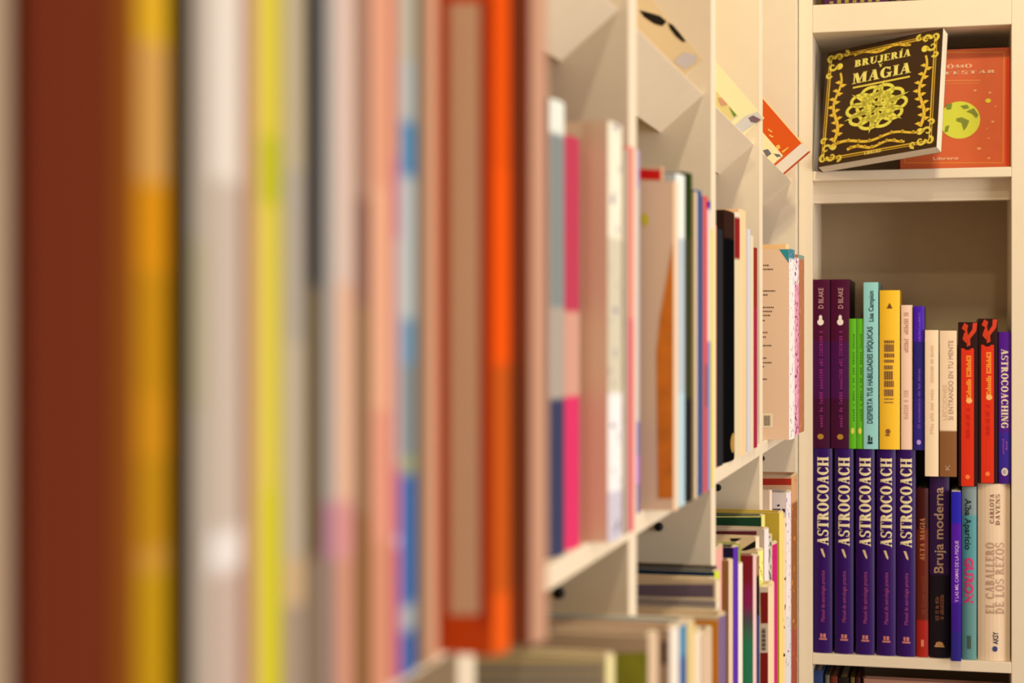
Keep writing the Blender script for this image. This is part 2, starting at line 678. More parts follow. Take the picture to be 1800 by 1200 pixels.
CREAM = (214, 190, 160)
bay1 = [
    (-90, 36, None, (180, 155, 135), (186, 160, 138), 'blurred cream book cut by the left edge of the photo', dict(p=.075, H=.262)),
    (58, 207, None, (84, 34, 20), (106, 46, 28), 'widest book, blurred dark reddish brown spine near the left edge', dict(p=.065, H=.27, bulge=.002)),
    (209, 251, None, (110, 60, 20), (134, 76, 28), 'thin brown book between the wide red brown one and the yellow one', dict(H=.266)),
    (254, 312, None, (160, 110, 16), None, 'blurred mustard yellow book beside the wide red brown one', dict(H=.262, bands=[(-200, (216, 172, 44)), (80, (206, 158, 88)), (320, (210, 144, 26)), (480, (188, 136, 26)), (690, (200, 140, 30)), (800, (182, 134, 26)), (960, (196, 146, 60)), (1000, (186, 146, 26))])),
    (322, 340, None, (46, 32, 10), (52, 36, 12), 'narrow dark olive book just right of the mustard yellow one', dict(gap=.02, H=.25)),  # colour darkened to stand in for the shade in the gap
    (346, 377, None, (150, 142, 130), None, 'thin warm grey book left of the broad whitish one', dict(H=.264, gap=.0, bands=[(-200, (176, 166, 156)), (420, (172, 164, 140)), (720, (176, 166, 156))])),
    (379, 441, None, (180, 160, 148), None, 'broad whitish grey blurred book, palest of the near ones', dict(H=.268, bands=[(-200, (226, 218, 212)), (320, (198, 184, 174)), (930, (232, 226, 226)), (1000, (196, 176, 166))])),  # the pale band low on the spine is a gloss highlight painted in
    (443, 456, None, (196, 154, 124), (212, 168, 140), 'narrow tan strip of a book left of the lime yellow one', dict(H=.262)),
    (459, 509, None, (196, 190, 60), None, 'blurred lime yellow book, brightest of the near shelf', dict(H=.258, bands=[(-200, (214, 200, 70)), (240, (190, 190, 44)), (360, (214, 200, 78)), (860, (208, 200, 52))])),
    (512, 546, None, (170, 160, 140), None, 'blurred grey beige book right of the lime yellow one', dict(H=.262, bands=[(-200, (188, 176, 152)), (300, (176, 168, 158)), (600, (190, 178, 160)), (980, (204, 176, 140)), (1060, (168, 150, 136))])),
    (549, 573, None, (60, 52, 44), None, 'blurred book with a black upper spine turning olive brown below', dict(H=.256, bands=[(-200, (34, 34, 38)), (505, (100, 84, 56)), (980, (136, 118, 100))])),
    (576, 598, None, (140, 132, 128), None, 'narrow mid grey book right of the black topped one', dict(H=.264, bands=[(-200, (164, 160, 158)), (880, (172, 128, 150)), (980, (150, 130, 124))])),
    (600, 631, None, (200, 168, 150), None, 'blurred pale pinkish book before the brown mauve one', dict(H=.266, bands=[(-200, (220, 196, 186)), (500, (226, 184, 160)), (880, (214, 150, 150)), (980, (206, 150, 128))])),
    (633, 664, None, (140, 108, 92), None, 'blurred brown mauve book between two pink ones', dict(H=.26, bands=[(-200, (158, 124, 108)), (350, (132, 98, 88)), (540, (140, 110, 84)), (900, (132, 96, 62))])),
    (666, 695, None, (220, 160, 130), None, 'blurred salmon pink book left of the light blue one', dict(H=.262, bands=[(-200, (226, 164, 136)), (330, (232, 176, 146)), (720, (226, 158, 136)), (950, (214, 150, 122))])),
    (697, 706, None, (210, 150, 150), None, 'very thin book with a magenta lower spine beside the light blue one', dict(H=.256, bands=[(-200, (214, 160, 140)), (280, (206, 130, 160)), (420, (210, 176, 180)), (820, (214, 120, 160)), (945, (236, 190, 220)), (955, (214, 110, 150))])),  # the narrow pale pink band is a light streak put into the colour
    (708, 741, None, (140, 150, 160), None, 'blurred light blue grey book with strong blue patches on the spine', dict(H=.27, bands=[(-200, (176, 176, 162)), (110, (170, 180, 184)), (215, (84, 140, 184)), (312, (176, 188, 192)), (560, (112, 150, 180)), (640, (128, 142, 150)), (800, (150, 160, 130)), (832, (62, 110, 176)), (1060, (160, 172, 184)), (1105, (66, 104, 170))])),
    (743, 757, None, (130, 106, 86), (146, 120, 98), 'thin grey brown book right of the blue patched one', dict(H=.255)),
    (758, 777, None, (200, 150, 120), (214, 158, 128), 'narrow tan book touching the big orange framed one', dict(H=.262)),
    (880, 906, None, (226, 84, 24), None, 'orange framed picture book with a beige panel, sticking far out', dict(H=.272, name='picture_book', key='orange', bands=[(-200, (226, 84, 20)), (300, (236, 88, 20)), (640, (196, 88, 30)), (1040, (232, 96, 30))], rough=.5)),
    (946, 971, None, (136, 84, 56), (198, 152, 128), 'tall dark brown book with a pinkish spine, behind the orange framed one', dict(H=.28, rough=.6)),
]
row(bay1, 0, UP, ZS, .18)
near_patch(BK['orange'], 'cover_panel', [(790, 5), (843, 5), (843, 1080), (790, 1080)], (236, 200, 164))
near_patch(BK['orange'], 'cover_stripe', [(845, 0), (858, 0), (858, 1095), (845, 1095)], (190, 52, 16))

bay2 = [
    (976, 1000, 172, (90, 96, 110), None, 'navy and grey blue spine with a pale top, first sharp-ish book of the second bay', dict(d=4.56, bands=[(100, (226, 232, 226)), (238, (132, 140, 142)), (540, (170, 160, 152)), (700, (62, 66, 98))])),
    (1002, 1027, 236, (200, 150, 130), None, 'crimson pink spine with a pale middle, beside the navy one', dict(bands=[(100, (186, 66, 92)), (548, (206, 156, 140)), (695, (214, 58, 108))])),
    (1078, 1101, 212, (236, 206, 176), None, 'book with a broad tan near cover and a white spine', dict(bands=[(100, (236, 232, 214)), (420, (206, 200, 180)), (690, (238, 236, 240)), (860, (200, 196, 214))], key='tan', speck=((150, 140, 160), 90, .62))),
    (1102, 1107, 262, (190, 170, 150), (176, 164, 150), 'thin grey book between the white spine and the coral red one', dict()),
    (1108, 1118, 256, (200, 120, 110), None, 'coral red spine in front of the upright between second and third bay', dict(bands=[(100, (222, 128, 118)), (560, (214, 84, 104))])),
]
row(bay2, 3.8, UP, ZS)
near_patch(BK['tan'], 'cover_edge', [(1029, 214), (1040, 214), (1040, 955), (1029, 955)], (232, 194, 164))

bay3 = [
    (1120, 1127, 262, (170, 160, 180), None, 'slim lilac spine at the start of the third bay', dict(d=5.70, bands=[(100, (178, 160, 196)), (330, (196, 188, 196)), (740, (120, 110, 190)), (800, (178, 110, 214)), (850, (120, 100, 170))])),
    (1189, 1194, 318, (232, 202, 174), (232, 202, 170), 'cream picture book whose cover shows a rusty orange wedge', dict(name='picture_book', key='wedge', d=5.80)),
    (1165, 1168, 292, (222, 192, 164), (200, 160, 130), 'beige book with a bright red band along its top', dict(key='redtop')),
    (1195, 1209, 304, (190, 200, 206), None, 'pale ice blue spine left of the dark green one', dict(bands=[(100, (226, 232, 230)), (420, (176, 190, 204)), (690, (178, 206, 222))])),
    (1210, 1221, 302, (30, 36, 20), None, 'dark green black spine with olive edge between ice blue and blue books', dict(bands=[(100, (40, 56, 20)), (420, (60, 60, 36)), (700, (36, 34, 34))])),
    (1222, 1226, 336, (226, 200, 160), (228, 206, 170), 'thin cream booklet with a worn spine left of the blue book', dict(hard=False)),
    (1227, 1237, 333, (40, 78, 130), (44, 84, 142), 'medium blue spine in the third bay', dict()),
    (1237.5, 1240, 345, (200, 120, 130), (206, 130, 140), 'very thin rose booklet between the blue and red books', dict(hard=False)),
    (1240.5, 1246, 344, (190, 24, 30), None, 'bright red slim spine in the third bay', dict(bands=[(100, (208, 28, 36)), (640, (130, 20, 26)), (715, (190, 26, 34))])),
    (1247, 1250.5, 353, (180, 190, 220), None, 'thin pale book with a blue head near the third upright', dict(bands=[(100, (40, 50, 150)), (368, (216, 214, 214)), (600, (140, 150, 200))])),
    (1251, 1255, 402, (220, 210, 90), (226, 214, 84), 'slim yellow spine in front of the third upright', dict(hard=False)),
]
row(bay3, 5.68, UP, ZS)


def rust():
    m = mat((214, 122, 34), .5, .2, .45)
    return m


near_patch(BK['wedge'], 'cover_picture', [(1187, 425), (1187, 876), (1157, 876), (1154, 620), (1160, 560)], rust())
near_patch(BK['redtop'], 'cover_band', [(1100, 296), (1164, 299), (1164, 316), (1100, 314)], (214, 24, 20))
near_patch(BK['wedge'], 'cover_dot', [(1128, 378), (1134, 374), (1140, 380), (1140, 394), (1132, 398), (1128, 390)], (220, 206, 40))

bay4 = [
    (1256, 1262, 394, (196, 120, 84), (204, 128, 90), 'thin copper brown spine at the start of the fourth bay', dict(d=7.60)),
    (1262.5, 1275, 401, (34, 34, 38), (42, 44, 50), 'slightly shorter charcoal book before the tall black one', dict()),
    (1279, 1296, 368, (46, 28, 24), None, 'tall black book with a dark brown head and gilt mark at its foot', dict(bands=[(100, (52, 32, 26)), (421, (12, 12, 14))], key='blk')),
    (1297, 1303, 372, (226, 204, 176), None, 'slim cream spine with a dark red label', dict(bands=[(100, (222, 208, 190)), (383, (134, 34, 36)), (456, (214, 200, 168))])),
    (1303.5, 1315, 367, (234, 192, 150), (238, 200, 158), 'peach cream book taller than its blue grey neighbour', dict()),
    (1315.5, 1320, 402, (206, 210, 220), (200, 206, 222), 'thin bluish white spine in the fourth bay', dict(hard=False)),
    (1320.5, 1326, 413, (226, 206, 176), (220, 206, 178), 'slim cream spine before the wine red one', dict(hard=False)),
    (1326.5, 1334, 434, (140, 40, 44), None, 'wine red spine at the end of the fourth bay', dict(bands=[(100, (142, 44, 40)), (540, (160, 40, 70))])),
]
row(bay4, 7.6, UP, ZS)
b = BK['blk']
on_spine(b, 'gilt_mark', [ellipse(b['T'] * .5, .016, b['T'] * .2, .009)], (170, 130, 50))

bay5 = [
    (1392, 1400, 437, (232, 200, 172), None, 'large beige picture book with small print and a barcode on its back', dict(name='picture_book', d=9.76, bands=[(100, (60, 130, 150)), (456, (236, 232, 236))], key='back', speck=((190, 150, 180), 160, .60))),
    (1386, 1389, 429, (226, 186, 138), (232, 196, 150), 'slightly taller cream book right behind the barcoded one', dict()),
    (1400.5, 1407, 452, (220, 170, 190), None, 'pink and white flecked spine beside the beige picture book', dict(bands=[(100, (240, 226, 232)), (500, (226, 160, 190))], speck=((130, 60, 110), 170, .56))),
    (1407.5, 1417, 447, (176, 120, 88), None, 'last book of the upper shelf, brown with a teal and white head', dict(bands=[(100, (130, 160, 150)), (457, (178, 118, 88))], speck=((190, 130, 100), 80, .6))),
]
row(bay5, 9.6, UP, ZS)
b = BK['back']
near_patch(b, 'cover_corner', [(1370, 438), (1400, 438), (1398, 462)], (46, 142, 160))
tl = []
for yy, xx in ((466, 1348), (473, 1358), (511, 1361), (518, 1350), (540, 1359), (547, 1355), (554, 1353), (563, 1341), (584, 1348), (592, 1346), (607, 1355), (629, 1347), (637, 1356), (644, 1344), (666, 1346)):
    x = 1337
    rnd = random.Random(yy)
    while x < xx:
        w_ = rnd.uniform(1.5, 4)
        tl.append([(x, yy - 1), (x + w_, yy - 1), (x + w_, yy + 1.2), (x, yy + 1.2)])
        x += w_ + 1
near_patch(b, 'small_print', tl, (110, 88, 72))
near_patch(b, 'barcode_label', [(1336, 726), (1358.5, 726), (1358.5, 751), (1336, 751)], (240, 224, 196), off=.0002)
near_patch(b, 'barcode', [[(1343 + i * 1.4, 730), (1343 + i * 1.4 + (.9 if i % 2 else .6), 730), (1343 + i * 1.4 + (.9 if i % 2 else .6), 748), (1343 + i * 1.4, 748)] for i in range(8)], (120, 104, 90), off=.0005)

# ------------------------------------------------------------------ left run, lower shelf
BEI = (206, 180, 152)
low = [
    # d, xl, xr, ytop, cover, spine, label, key, extras
    (4.30, 1074, 1084, 1155, (214, 196, 150), (236, 226, 170), 'lowest foreground book with a pale yellow head and grey cover stripes', 'l1', {}),
    (4.52, 1150, 1161, 1118, (196, 170, 144), (220, 192, 164), 'foreground book with a leafy green picture on its cover', 'l2', {}),
    (4.76, 1187, 1198, 1105, (198, 168, 142), (238, 228, 216), 'beige foreground book with black lettering down its cover', 'l3', {}),
    (4.97, 1199, 1213, 1102, (150, 176, 190), None, 'bright blue spine among the lower foreground books', 'l4', dict(bands=[(1000, (70, 130, 170)), (1150, (52, 90, 150))])),
    (5.18, 1213.5, 1225, 1099, (214, 190, 130), (220, 196, 132), 'straw yellow spine right of the bright blue one', None, {}),
    (5.72, 1226, 1237, 1114, (226, 206, 180), (226, 210, 190), 'whitish narrow spine in front of the orange cover', None, {}),
    (5.92, 1242, 1257, 1118, (204, 176, 150), (208, 182, 156), 'low beige book standing before the orange cover', None, {}),
    (6.20, 1271, 1279, 1084, (222, 196, 160), (120, 100, 140), 'cream book with an orange cover picture and mauve spine', 'l8', {}),
    (6.42, 1264, 1268, 1073, (196, 172, 146), (226, 200, 170), 'beige book with a cream head just behind the orange cover', None, {}),
    (6.62, 1262, 1265, 1056, (160, 146, 140), (226, 214, 190), 'grey covered book with a yellowish head in the lower third bay', 'l10', {}),
    (6.82, 1263, 1267, 1021, (222, 196, 160), (230, 210, 180), 'cream framed book with a mauve grey cover panel', 'l11', {}),
    (6.98, 1254, 1257, 1016, (226, 196, 160), (226, 200, 170), 'thin tan book before the teal navy one', None, {}),
    (7.08, 1262, 1267, 1005, (16, 48, 78), (206, 214, 60), 'teal navy covered book with a lime green spine', None, {}),
    (7.20, 1258, 1261, 995, (18, 20, 40), (30, 34, 60), 'near black navy book, tallest of the flat looking row', None, {}),
    (7.615, 1262, 1275, 967, (200, 170, 150), (222, 164, 156), 'pink spined book with a rounded white head', 'l15', {}),
    (7.74, 1286, 1290, 985, (136, 98, 56), (220, 196, 170), 'olive brown covered book in the lower fourth bay', None, {}),
    (7.82, 1295, 1300, 962, (26, 18, 52), (92, 52, 170), 'midnight purple book with a violet spine', None, {}),
    (7.93, 1303, 1307, 991, (196, 170, 160), (240, 226, 214), 'short pinkish white slim book beside the violet spine', None, {}),
    (8.01, 1300, 1303, 955, (150, 160, 40), (140, 156, 40), 'lime green framed book behind the midnight purple one', None, {}),
    (8.10, 1328, 1331, 976, None, (226, 190, 190), 'book whose cover fades from crimson down to teal green', 'l20', {}),
    (8.22, 1332, 1337, 979, (150, 120, 96), None, 'brown headed book with a black spine behind the crimson to teal one', None, dict(bands=[(900, (150, 110, 80)), (1010, (24, 20, 26)), (1080, (50, 60, 110))])),
    (8.40, 1356, 1364, 1032, (232, 210, 184), (232, 204, 172), 'short white book with two dark red panels and a barcode', 'l22', {}),
    (8.52, 1338, 1344, 969, (214, 190, 150), (232, 232, 130), 'cream book with a pale lime spine above the barcoded one', None, dict(speck=((150, 150, 60), 170, .6), bands=[(900, (236, 234, 140)), (901, (236, 234, 140))])),
    (8.62, 1333, 1336, 944, (222, 196, 156), (230, 214, 190), 'cream book with black zigzag shapes on the cover', 'l24', {}),
    (8.72, 1349, 1353, 930, (200, 180, 164), (228, 220, 226), 'pale grey book with a maroon cover strip', 'l25', {}),
    (8.82, 1354, 1360, 944, (190, 180, 140), (176, 170, 150), 'grey speckled spine beside the magenta one', None, dict(speck=((90, 84, 90), 180, .52), bands=[(900, (200, 196, 170)), (901, (200, 196, 170))])),
    (8.93, 1362, 1369, 958, (96, 56, 130), (196, 40, 116), 'magenta spine with a purple cover in the lower fourth bay', None, {}),
    (9.05, 1343, 1346, 906, (30, 66, 44), (226, 214, 130), 'dark green covered book with a pale yellow head', 'l28', {}),
    (9.20, 1375, 1379, 901, (196, 168, 60), (232, 208, 130), 'broad mustard covered book sticking out past the fourth upright', None, {}),
    (9.63, 1379, 1385, 912, (230, 206, 170), None, 'cream spine with scattered black marks at the start of the last bay', None, dict(bands=[(900, (232, 210, 176)), (901, (232, 210, 176))], speck=((60, 40, 40), 70, .62))),
    (9.84, 1356, 1358, 862, (206, 184, 168), (226, 206, 190), 'plain pinkish grey book set back in the last bay', None, {}),
    (9.92, 1387, 1393, 866, (214, 204, 204), None, 'white book with small window picture and lilac spine', 'l31', dict(bands=[(800, (230, 222, 230)), (1080, (214, 216, 230))], speck=((150, 100, 170), 150, .62))),
    (10.35, 1396, 1405, 838, (214, 170, 136), None, 'brown spined tall book with a red head, last of the lower row', 'l33', dict(bands=[(800, (206, 160, 120)), (880, (150, 96, 60)), (1100, (160, 84, 66))], speck=((196, 130, 60), 60, .62))),
]
for s in low:
    d, xl, xr, yt, cov, spi, lab, key, ex = s
    if key == 'l20':
        a1 = d * (1665 - xl) / 3096
        Hh = (590 - yt) * d / 3000 * A - ZL
        def zz(y):
            return (590 - y) * d / 3000 * A - ZL
        cov = banded([(zz(900), (140, 24, 40)), (zz(1040), (150, 30, 96)), (zz(1066), (90, 80, 90)), (zz(1110), (46, 134, 100))], Hh, soft=.05)
    place_left('book', lab, d, None, xl, xr, yt, ZL, cov, spi, LO, W=.16, key=key, edge=mat((236, 220, 190), .6), **ex)

b = BK['l1']
near_patch(b, 'cover_stripe', [[(700, 1172), (1058, 1172), (1058, 1180), (700, 1180)], [(700, 1190), (1058, 1190), (1058, 1199), (700, 1199)]], (150, 148, 156))
b = BK['l2']
near_patch(b, 'cover_picture', [(1000, 1150), (1150, 1146), (1150, 1260), (1000, 1260)], mat((150, 150, 44), .6, .2, .5))
near_patch(b, 'cover_band', [(760, 1150), (1064, 1147), (1060, 1155), (760, 1158)], (104, 100, 30))
b = BK['l3']
near_patch(b, 'cover_marks', [[(1163, 1126 + i * 6.0), (1170 + (i % 3) * 1.5, 1126 + i * 6.0), (1172, 1131 + i * 6.0), (1164, 1131 + i * 6.0)] for i in range(7)], (20, 16, 16))
near_patch(BK['l8'], 'cover_picture', [(1216, 1090), (1270, 1090), (1270, 1260), (1216, 1260)], mat((226, 146, 40), .5, .2, .12))
near_patch(BK['l11'], 'cover_panel', [(1060, 1027), (1254, 1027), (1254, 1049), (1060, 1049)], (116, 98, 112))
near_patch(BK['l10'], 'cover_band', [(1060, 1069), (1258, 1069), (1258, 1073), (1060, 1073)], (236, 224, 214))
near_patch(BK['l15'], 'cover_band', [(1240, 975), (1258, 975), (1258, 977), (1240, 977)], (30, 26, 26))
b = BK['l22']
near_patch(b, 'cover_panel', [[(1337, 1041), (1354.5, 1041), (1354, 1095), (1338, 1095)], [(1337, 1147), (1352.5, 1147), (1351, 1230), (1337, 1230)]], (140, 30, 22))
near_patch(b, 'barcode', [[(1339, 1104 + i * 2.6), (1346, 1104 + i * 2.6), (1346, 1104 + i * 2.6 + (1.8 if i % 3 else 1.0)), (1339, 1104 + i * 2.6 + (1.8 if i % 3 else 1.0))] for i in range(15)], (34, 28, 28))
b = BK['l24']
near_patch(b, 'cover_picture', [[(1283, 946), (1304, 946), (1290, 953), (1288, 955)], [(1303, 966), (1332, 950), (1332, 962), (1303, 970)]], (22, 18, 22))
near_patch(BK['l25'], 'cover_panel', [(1240, 933), (1330, 933), (1330, 942), (1240, 942)], (100, 36, 46))
near_patch(BK['l31'], 'cover_picture', [[(1358, 894), (1372, 894), (1372, 900), (1358, 900)], [(1375, 894), (1380, 894), (1380, 900), (1375, 900)], [(1366, 887), (1370, 886), (1371, 889), (1367, 890)]], (50, 34, 66))
near_patch(BK['l33'], 'cover_band', [(1330, 841), (1394, 841), (1394, 852), (1330, 852)], (176, 50, 34))
near_patch(BK['l28'], 'cover_band', [(1240, 907), (1342, 907), (1342, 909), (1240, 909)], (226, 214, 130))

# ------------------------------------------------------------------ books on the tilted display ledges
DISP = 'books on the tilted display ledges'


def display_book(label, x, y, d, T, H, W, cover, spine, key, hard=False):
    """near lower spine corner at photo pixel (x, y), camera depth d*A; foot on the ledge"""
    a1 = d * (1665 - x) / 3096
    Y0 = depthY(d, a1) * A
    lift = .0052
    s = (-a1 * A - P1.x + .643 * lift) / LEDGE_DIR.x
    pos = P1 + LEDGE_DIR * s + LEDGE_N * lift
    b = make_book('picture_book', W, T, H, mat(cover, .45), mat(spine, .45), None, hard)
    M = Matrix(((LEDGE_DIR.x, 0, LEDGE_N.x), (0, 1, 0), (LEDGE_DIR.z, 0, LEDGE_N.z))).to_4x4()
    b.matrix_world = Matrix.Translation((pos.x, Y0, pos.z)) @ M
    tag(b, label, 'book', DISP)
    b['Yp'] = Y0
    BK[key] = b
    return b


def disp_patch(b, name, px, c, off=.0003):
    m = c if hasattr(c, 'node_tree') else mat(c, .45)
    inv = b.matrix_world.inverted()
    polys = px if isinstance(px[0][0], (tuple, list)) else [px]
    verts, faces = [], []
    for poly in polys:
        n0 = len(verts)
        for x, y in poly:
            q = inv @ hit(x, y, b['Yp'])
            verts.append((min(-.0006, q.x), -off, max(.0005, min(b['H'] - .0005, q.z))))
        faces.append(tuple(range(n0, len(verts))))
    return link_mesh(name, verts, faces, m, b)


display_book('cream magazine with black shapes on the third bay ledge', 1237, 109, 7.06, .004, .19, .054, (230, 208, 170), (226, 196, 160), 'g3')
disp_patch(BK['g3'], 'cover_picture', [[(1124, 18), (1140, 22), (1160, 28), (1172, 38), (1164, 46), (1150, 42), (1132, 30)], [(1174, 40), (1183, 43), (1196, 57), (1206, 73), (1200, 74), (1188, 64), (1178, 51)]], (28, 20, 16))
disp_patch(BK['g3'], 'cover_patch', [(1184, 108), (1202, 92), (1226, 98), (1222, 110), (1204, 122)], (206, 200, 206))
display_book('pale green and yellow picture book on the fourth bay ledge', 1296, 226, 8.55, .008, .17, .045, (226, 214, 150), (228, 206, 120), 'g4a')
disp_patch(BK['g4a'], 'cover_picture', [[(1262, 172), (1280, 162), (1292, 172), (1286, 178), (1268, 186)]], (212, 160, 136))
disp_patch(BK['g4a'], 'cover_leaf', [(1282, 186), (1288, 184), (1300, 206), (1296, 212)], (96, 140, 50))
display_book('white magazine with a lens shaped picture, sticking out over the fourth bay ledge', 1343, 213, 9.12, .005, .19, .062, (240, 232, 190), (244, 226, 180), 'g4b')
disp_patch(BK['g4b'], 'cover_patch', [(1343, 212), (1332, 196), (1308, 206), (1290, 222), (1300, 236)], (206, 206, 216))
disp_patch(BK['g4b'], 'cover_picture', [(1316, 207), (1324, 203), (1334, 208), (1340, 214), (1330, 216), (1320, 214)], (120, 96, 110), off=.0006)
display_book('white comic with dark drawings, lower book on the last bay ledge', 1376, 277, 10.66, .006, .17, .050, (236, 226, 180), (240, 224, 190), 'g5a')
disp_patch(BK['g5a'], 'cover_picture', [[(1341, 264), (1350, 262), (1356, 270), (1348, 276)], [(1360, 270), (1370, 271), (1374, 276), (1366, 276)]], (110, 106, 116))
display_book('thick orange book with white lower edge overhanging the last bay ledge', 1424, 272, 11.28, .014, .20, .077, (212, 86, 24), (236, 196, 150), 'g5b', True)
link_mesh('cover_band', [(-.077, -.0003, .0005), (-.0006, -.0003, .0005), (-.0006, -.0003, .011), (-.0035, -.0003, .014), (-.077, -.0003, .014)], [(0, 1, 2, 3, 4)], mat((226, 218, 210)), BK['g5b'])
disp_patch(BK['g5b'], 'cover_ornament', [[(1364, 256), (1370, 254), (1372, 260), (1366, 264)], [(1350, 226), (1358, 231), (1357, 233), (1350, 229)], [(1374, 266), (1386, 258), (1386, 260), (1376, 269)], [(1352, 236), (1360, 240), (1358, 242), (1352, 239)]], (240, 190, 90), off=.0006)


# ------------------------------------------------------------------ corner bookcase, books
def place_right(name, label, xl, xr, yt, yb, cover, spine, group, W=.14, push=.006, hard=True, bulge=None, bands=None, speck=None, key=None, rough=.4, rest=None, tilt=0.0):
    Y = YR + push
    p0 = hit(xl, yb, Y)
    p1 = hit(xr, yb, Y)
    pt = hit((xl + xr) / 2, yt, Y)
    zb = p0.z if rest is None else rest
    T = p1.x - p0.x - .0002
    H = pt.z - zb
    if bands:
        spine = banded([(hit((xl + xr) / 2, yy, Y).z - zb, c) for yy, c in bands], H, rough, .2, speck)
    elif not hasattr(spine, 'node_tree'):
        spine = mat(spine, rough)
    b = make_book(name, W, T, H, mat(cover, rough), spine, None, hard, bulge)
    b.location = (p0.x, Y, zb)
    b.rotation_euler = (0, tilt, -pi / 2)
    tag(b, label, 'book', group)
    b['px'] = (xl, xr, yt, yb)
    b['Yp'] = Y
    if key:
        BK[key] = b
    return b


def zof(b, y):
    xl, xr, _, _ = b['px']
    return hit((xl + xr) / 2, y, b['Yp']).z - b.location.z


def copy_tree(o, parent=None):
    c = o.copy()
    COL.objects.link(c)
    if parent is not None:
        c.parent = parent
    for ch in list(o.children):
        copy_tree(ch, c)
    return c


LR = 'books in the lower row of the corner bookcase'
UR = 'books lying upright on top of the lower row in the corner bookcase'
PUR = (50, 14, 98)
SHZ = zt3 + 0.0002

# five identical purple books
b = place_right('book', 'purple book with tall cream capitals, leftmost of five identical ones', 1430, 1463, 788, 1148, (20, 12, 34), PUR, 'five identical purple books with cream capitals', rest=SHZ, bulge=.0035, rough=.35)
Tn = b['T']
spine_text(b, 'ASTROCOACH', zof(b, 958), zof(b, 803), Tn * .5, Tn * .60, True, (236, 222, 180), 'serif')
on_spine(b, 'ornament', [[(Tn * .36, zof(b, 964)), (Tn * .5, zof(b, 964)), (Tn * .62, zof(b, 976)), (Tn * .60, zof(b, 980)), (Tn * .5, zof(b, 976))]], (214, 190, 150))
spine_text(b, 'Manual de astrologia practica', zof(b, 1092), zof(b, 1002), Tn * .5, Tn * .20, True, (168, 74, 134), name='subtitle')
on_spine(b, 'publisher_mark', [rect(Tn * .3, Tn * .72, zof(b, 1124), zof(b, 1121)), rect(Tn * .36, Tn * .48, zof(b, 1120), zof(b, 1113)), rect(Tn * .52, Tn * .66, zof(b, 1120), zof(b, 1113))], (196, 120, 120))
words = ['second from left of five identical ones', 'middle one of five identical ones', 'fourth from left of five identical ones', 'rightmost of five, beside the rust red spine']
for (x0, wd_) in zip((1467, 1504, 1541, 1576), words):
    c = copy_tree(b)
    p = hit(x0, 1148, YR + .006)
    c.location = (p.x, b.location.y, b.location.z)
    c['label'] = 'purple book with tall cream capitals, ' + wd_

b = place_right('book', 'rust red spine between the purple books and the black one', 1611, 1632, 858, 1150, (60, 14, 10), None, LR, rest=SHZ, bands=[(800, (70, 16, 14)), (930, (110, 36, 20)), (1090, (176, 36, 26))], push=.008)
spine_text(b, 'ALTA MAGIA', zof(b, 985), zof(b, 910), b['T'] * .5, b['T'] * .42, True, (180, 116, 76), 'serif')
on_spine(b, 'small_print', marks(b['T'] * .4, b['T'] * .7, zof(b, 1080), zof(b, 1012), 20, 3), (130, 60, 36), .6)
on_spine(b, 'publisher_mark', [rect(b['T'] * .38, b['T'] * .62, zof(b, 1136), zof(b, 1124))], (222, 130, 100))
b = place_right('book', 'black purple book with beige lower case lettering on its spine', 1634, 1669, 837, 1152, (14, 10, 16), None, LR, rest=SHZ, bands=[(800, (54, 26, 80)), (1010, (26, 18, 32))], push=.007)
spine_text(b, 'Bruja moderna', zof(b, 1007), zof(b, 856), b['T'] * .46, b['T'] * .46, True, (196, 164, 140), bold=.012)
on_spine(b, 'small_print', marks(b['T'] * .3, b['T'] * .46, zof(b, 1090), zof(b, 1042), 16, 5) + marks(b['T'] * .54, b['T'] * .72, zof(b, 1088), zof(b, 1044), 16, 6), (150, 96, 72), .6)
on_spine(b, 'publisher_mark', [ellipse(b['T'] * .5, zof(b, 1132), b['T'] * .2, .0035), rect(b['T'] * .25, b['T'] * .75, zof(b, 1137), zof(b, 1134))], (206, 160, 110))
b = place_right('book', 'thin electric blue violet book pulled forward beside the teal one', 1672, 1690, 864, 1160, (40, 28, 130), None, LR, rest=SHZ, bands=[(800, (40, 34, 190)), (920, (84, 22, 176)), (1060, (60, 24, 150)), (1110, (46, 36, 140))], push=-.010, hard=False, bulge=.001)
spine_text(b, 'Y LAS MIL CAMAS DE LA PSIQUE', zof(b, 1058), zof(b, 950), b['T'] * .55, b['T'] * .34, True, (214, 180, 236), bold=.01)
b = place_right('book', 'teal book with black script and pink lettering on its spine', 1691, 1717, 855, 1156, (70, 110, 110), None, LR, rest=SHZ, bands=[(800, (128, 146, 150)), (905, (84, 150, 160)), (1010, (96, 146, 148))], push=.004)
spine_text(b, 'Alba Aparicio', zof(b, 966), zof(b, 876), b['T'] * .42, b['T'] * .42, False, (30, 50, 56), bold=.02, name='author')
spine_text(b, 'GURON', zof(b, 1060), zof(b, 980), b['T'] * .48, b['T'] * .55, False, (206, 56, 120), bold=.05)
on_spine(b, 'publisher_mark', [rect(b['T'] * .36, b['T'] * .62, zof(b, 1140), zof(b, 1117))], (70, 90, 84))
b = place_right('book', 'thickest book of the lower row, creamy white with rounded spine', 1719, 1776, 850, 1158, (214, 186, 156), (240, 216, 188), LR, rest=SHZ, push=.004, bulge=.006)
spine_text(b, 'EL CABALLERO', zof(b, 1079), zof(b, 953), b['T'] * .38, b['T'] * .26, True, (196, 160, 138), 'serif')
spine_text(b, 'DE LOS REZOS', zof(b, 1079), zof(b, 953), b['T'] * .68, b['T'] * .26, True, (196, 160, 138), 'serif', name='title_line')
spine_text(b, 'CARLOTA', zof(b, 920), zof(b, 868), b['T'] * .44, b['T'] * .13, True, (150, 116, 98), 'serif', name='author')
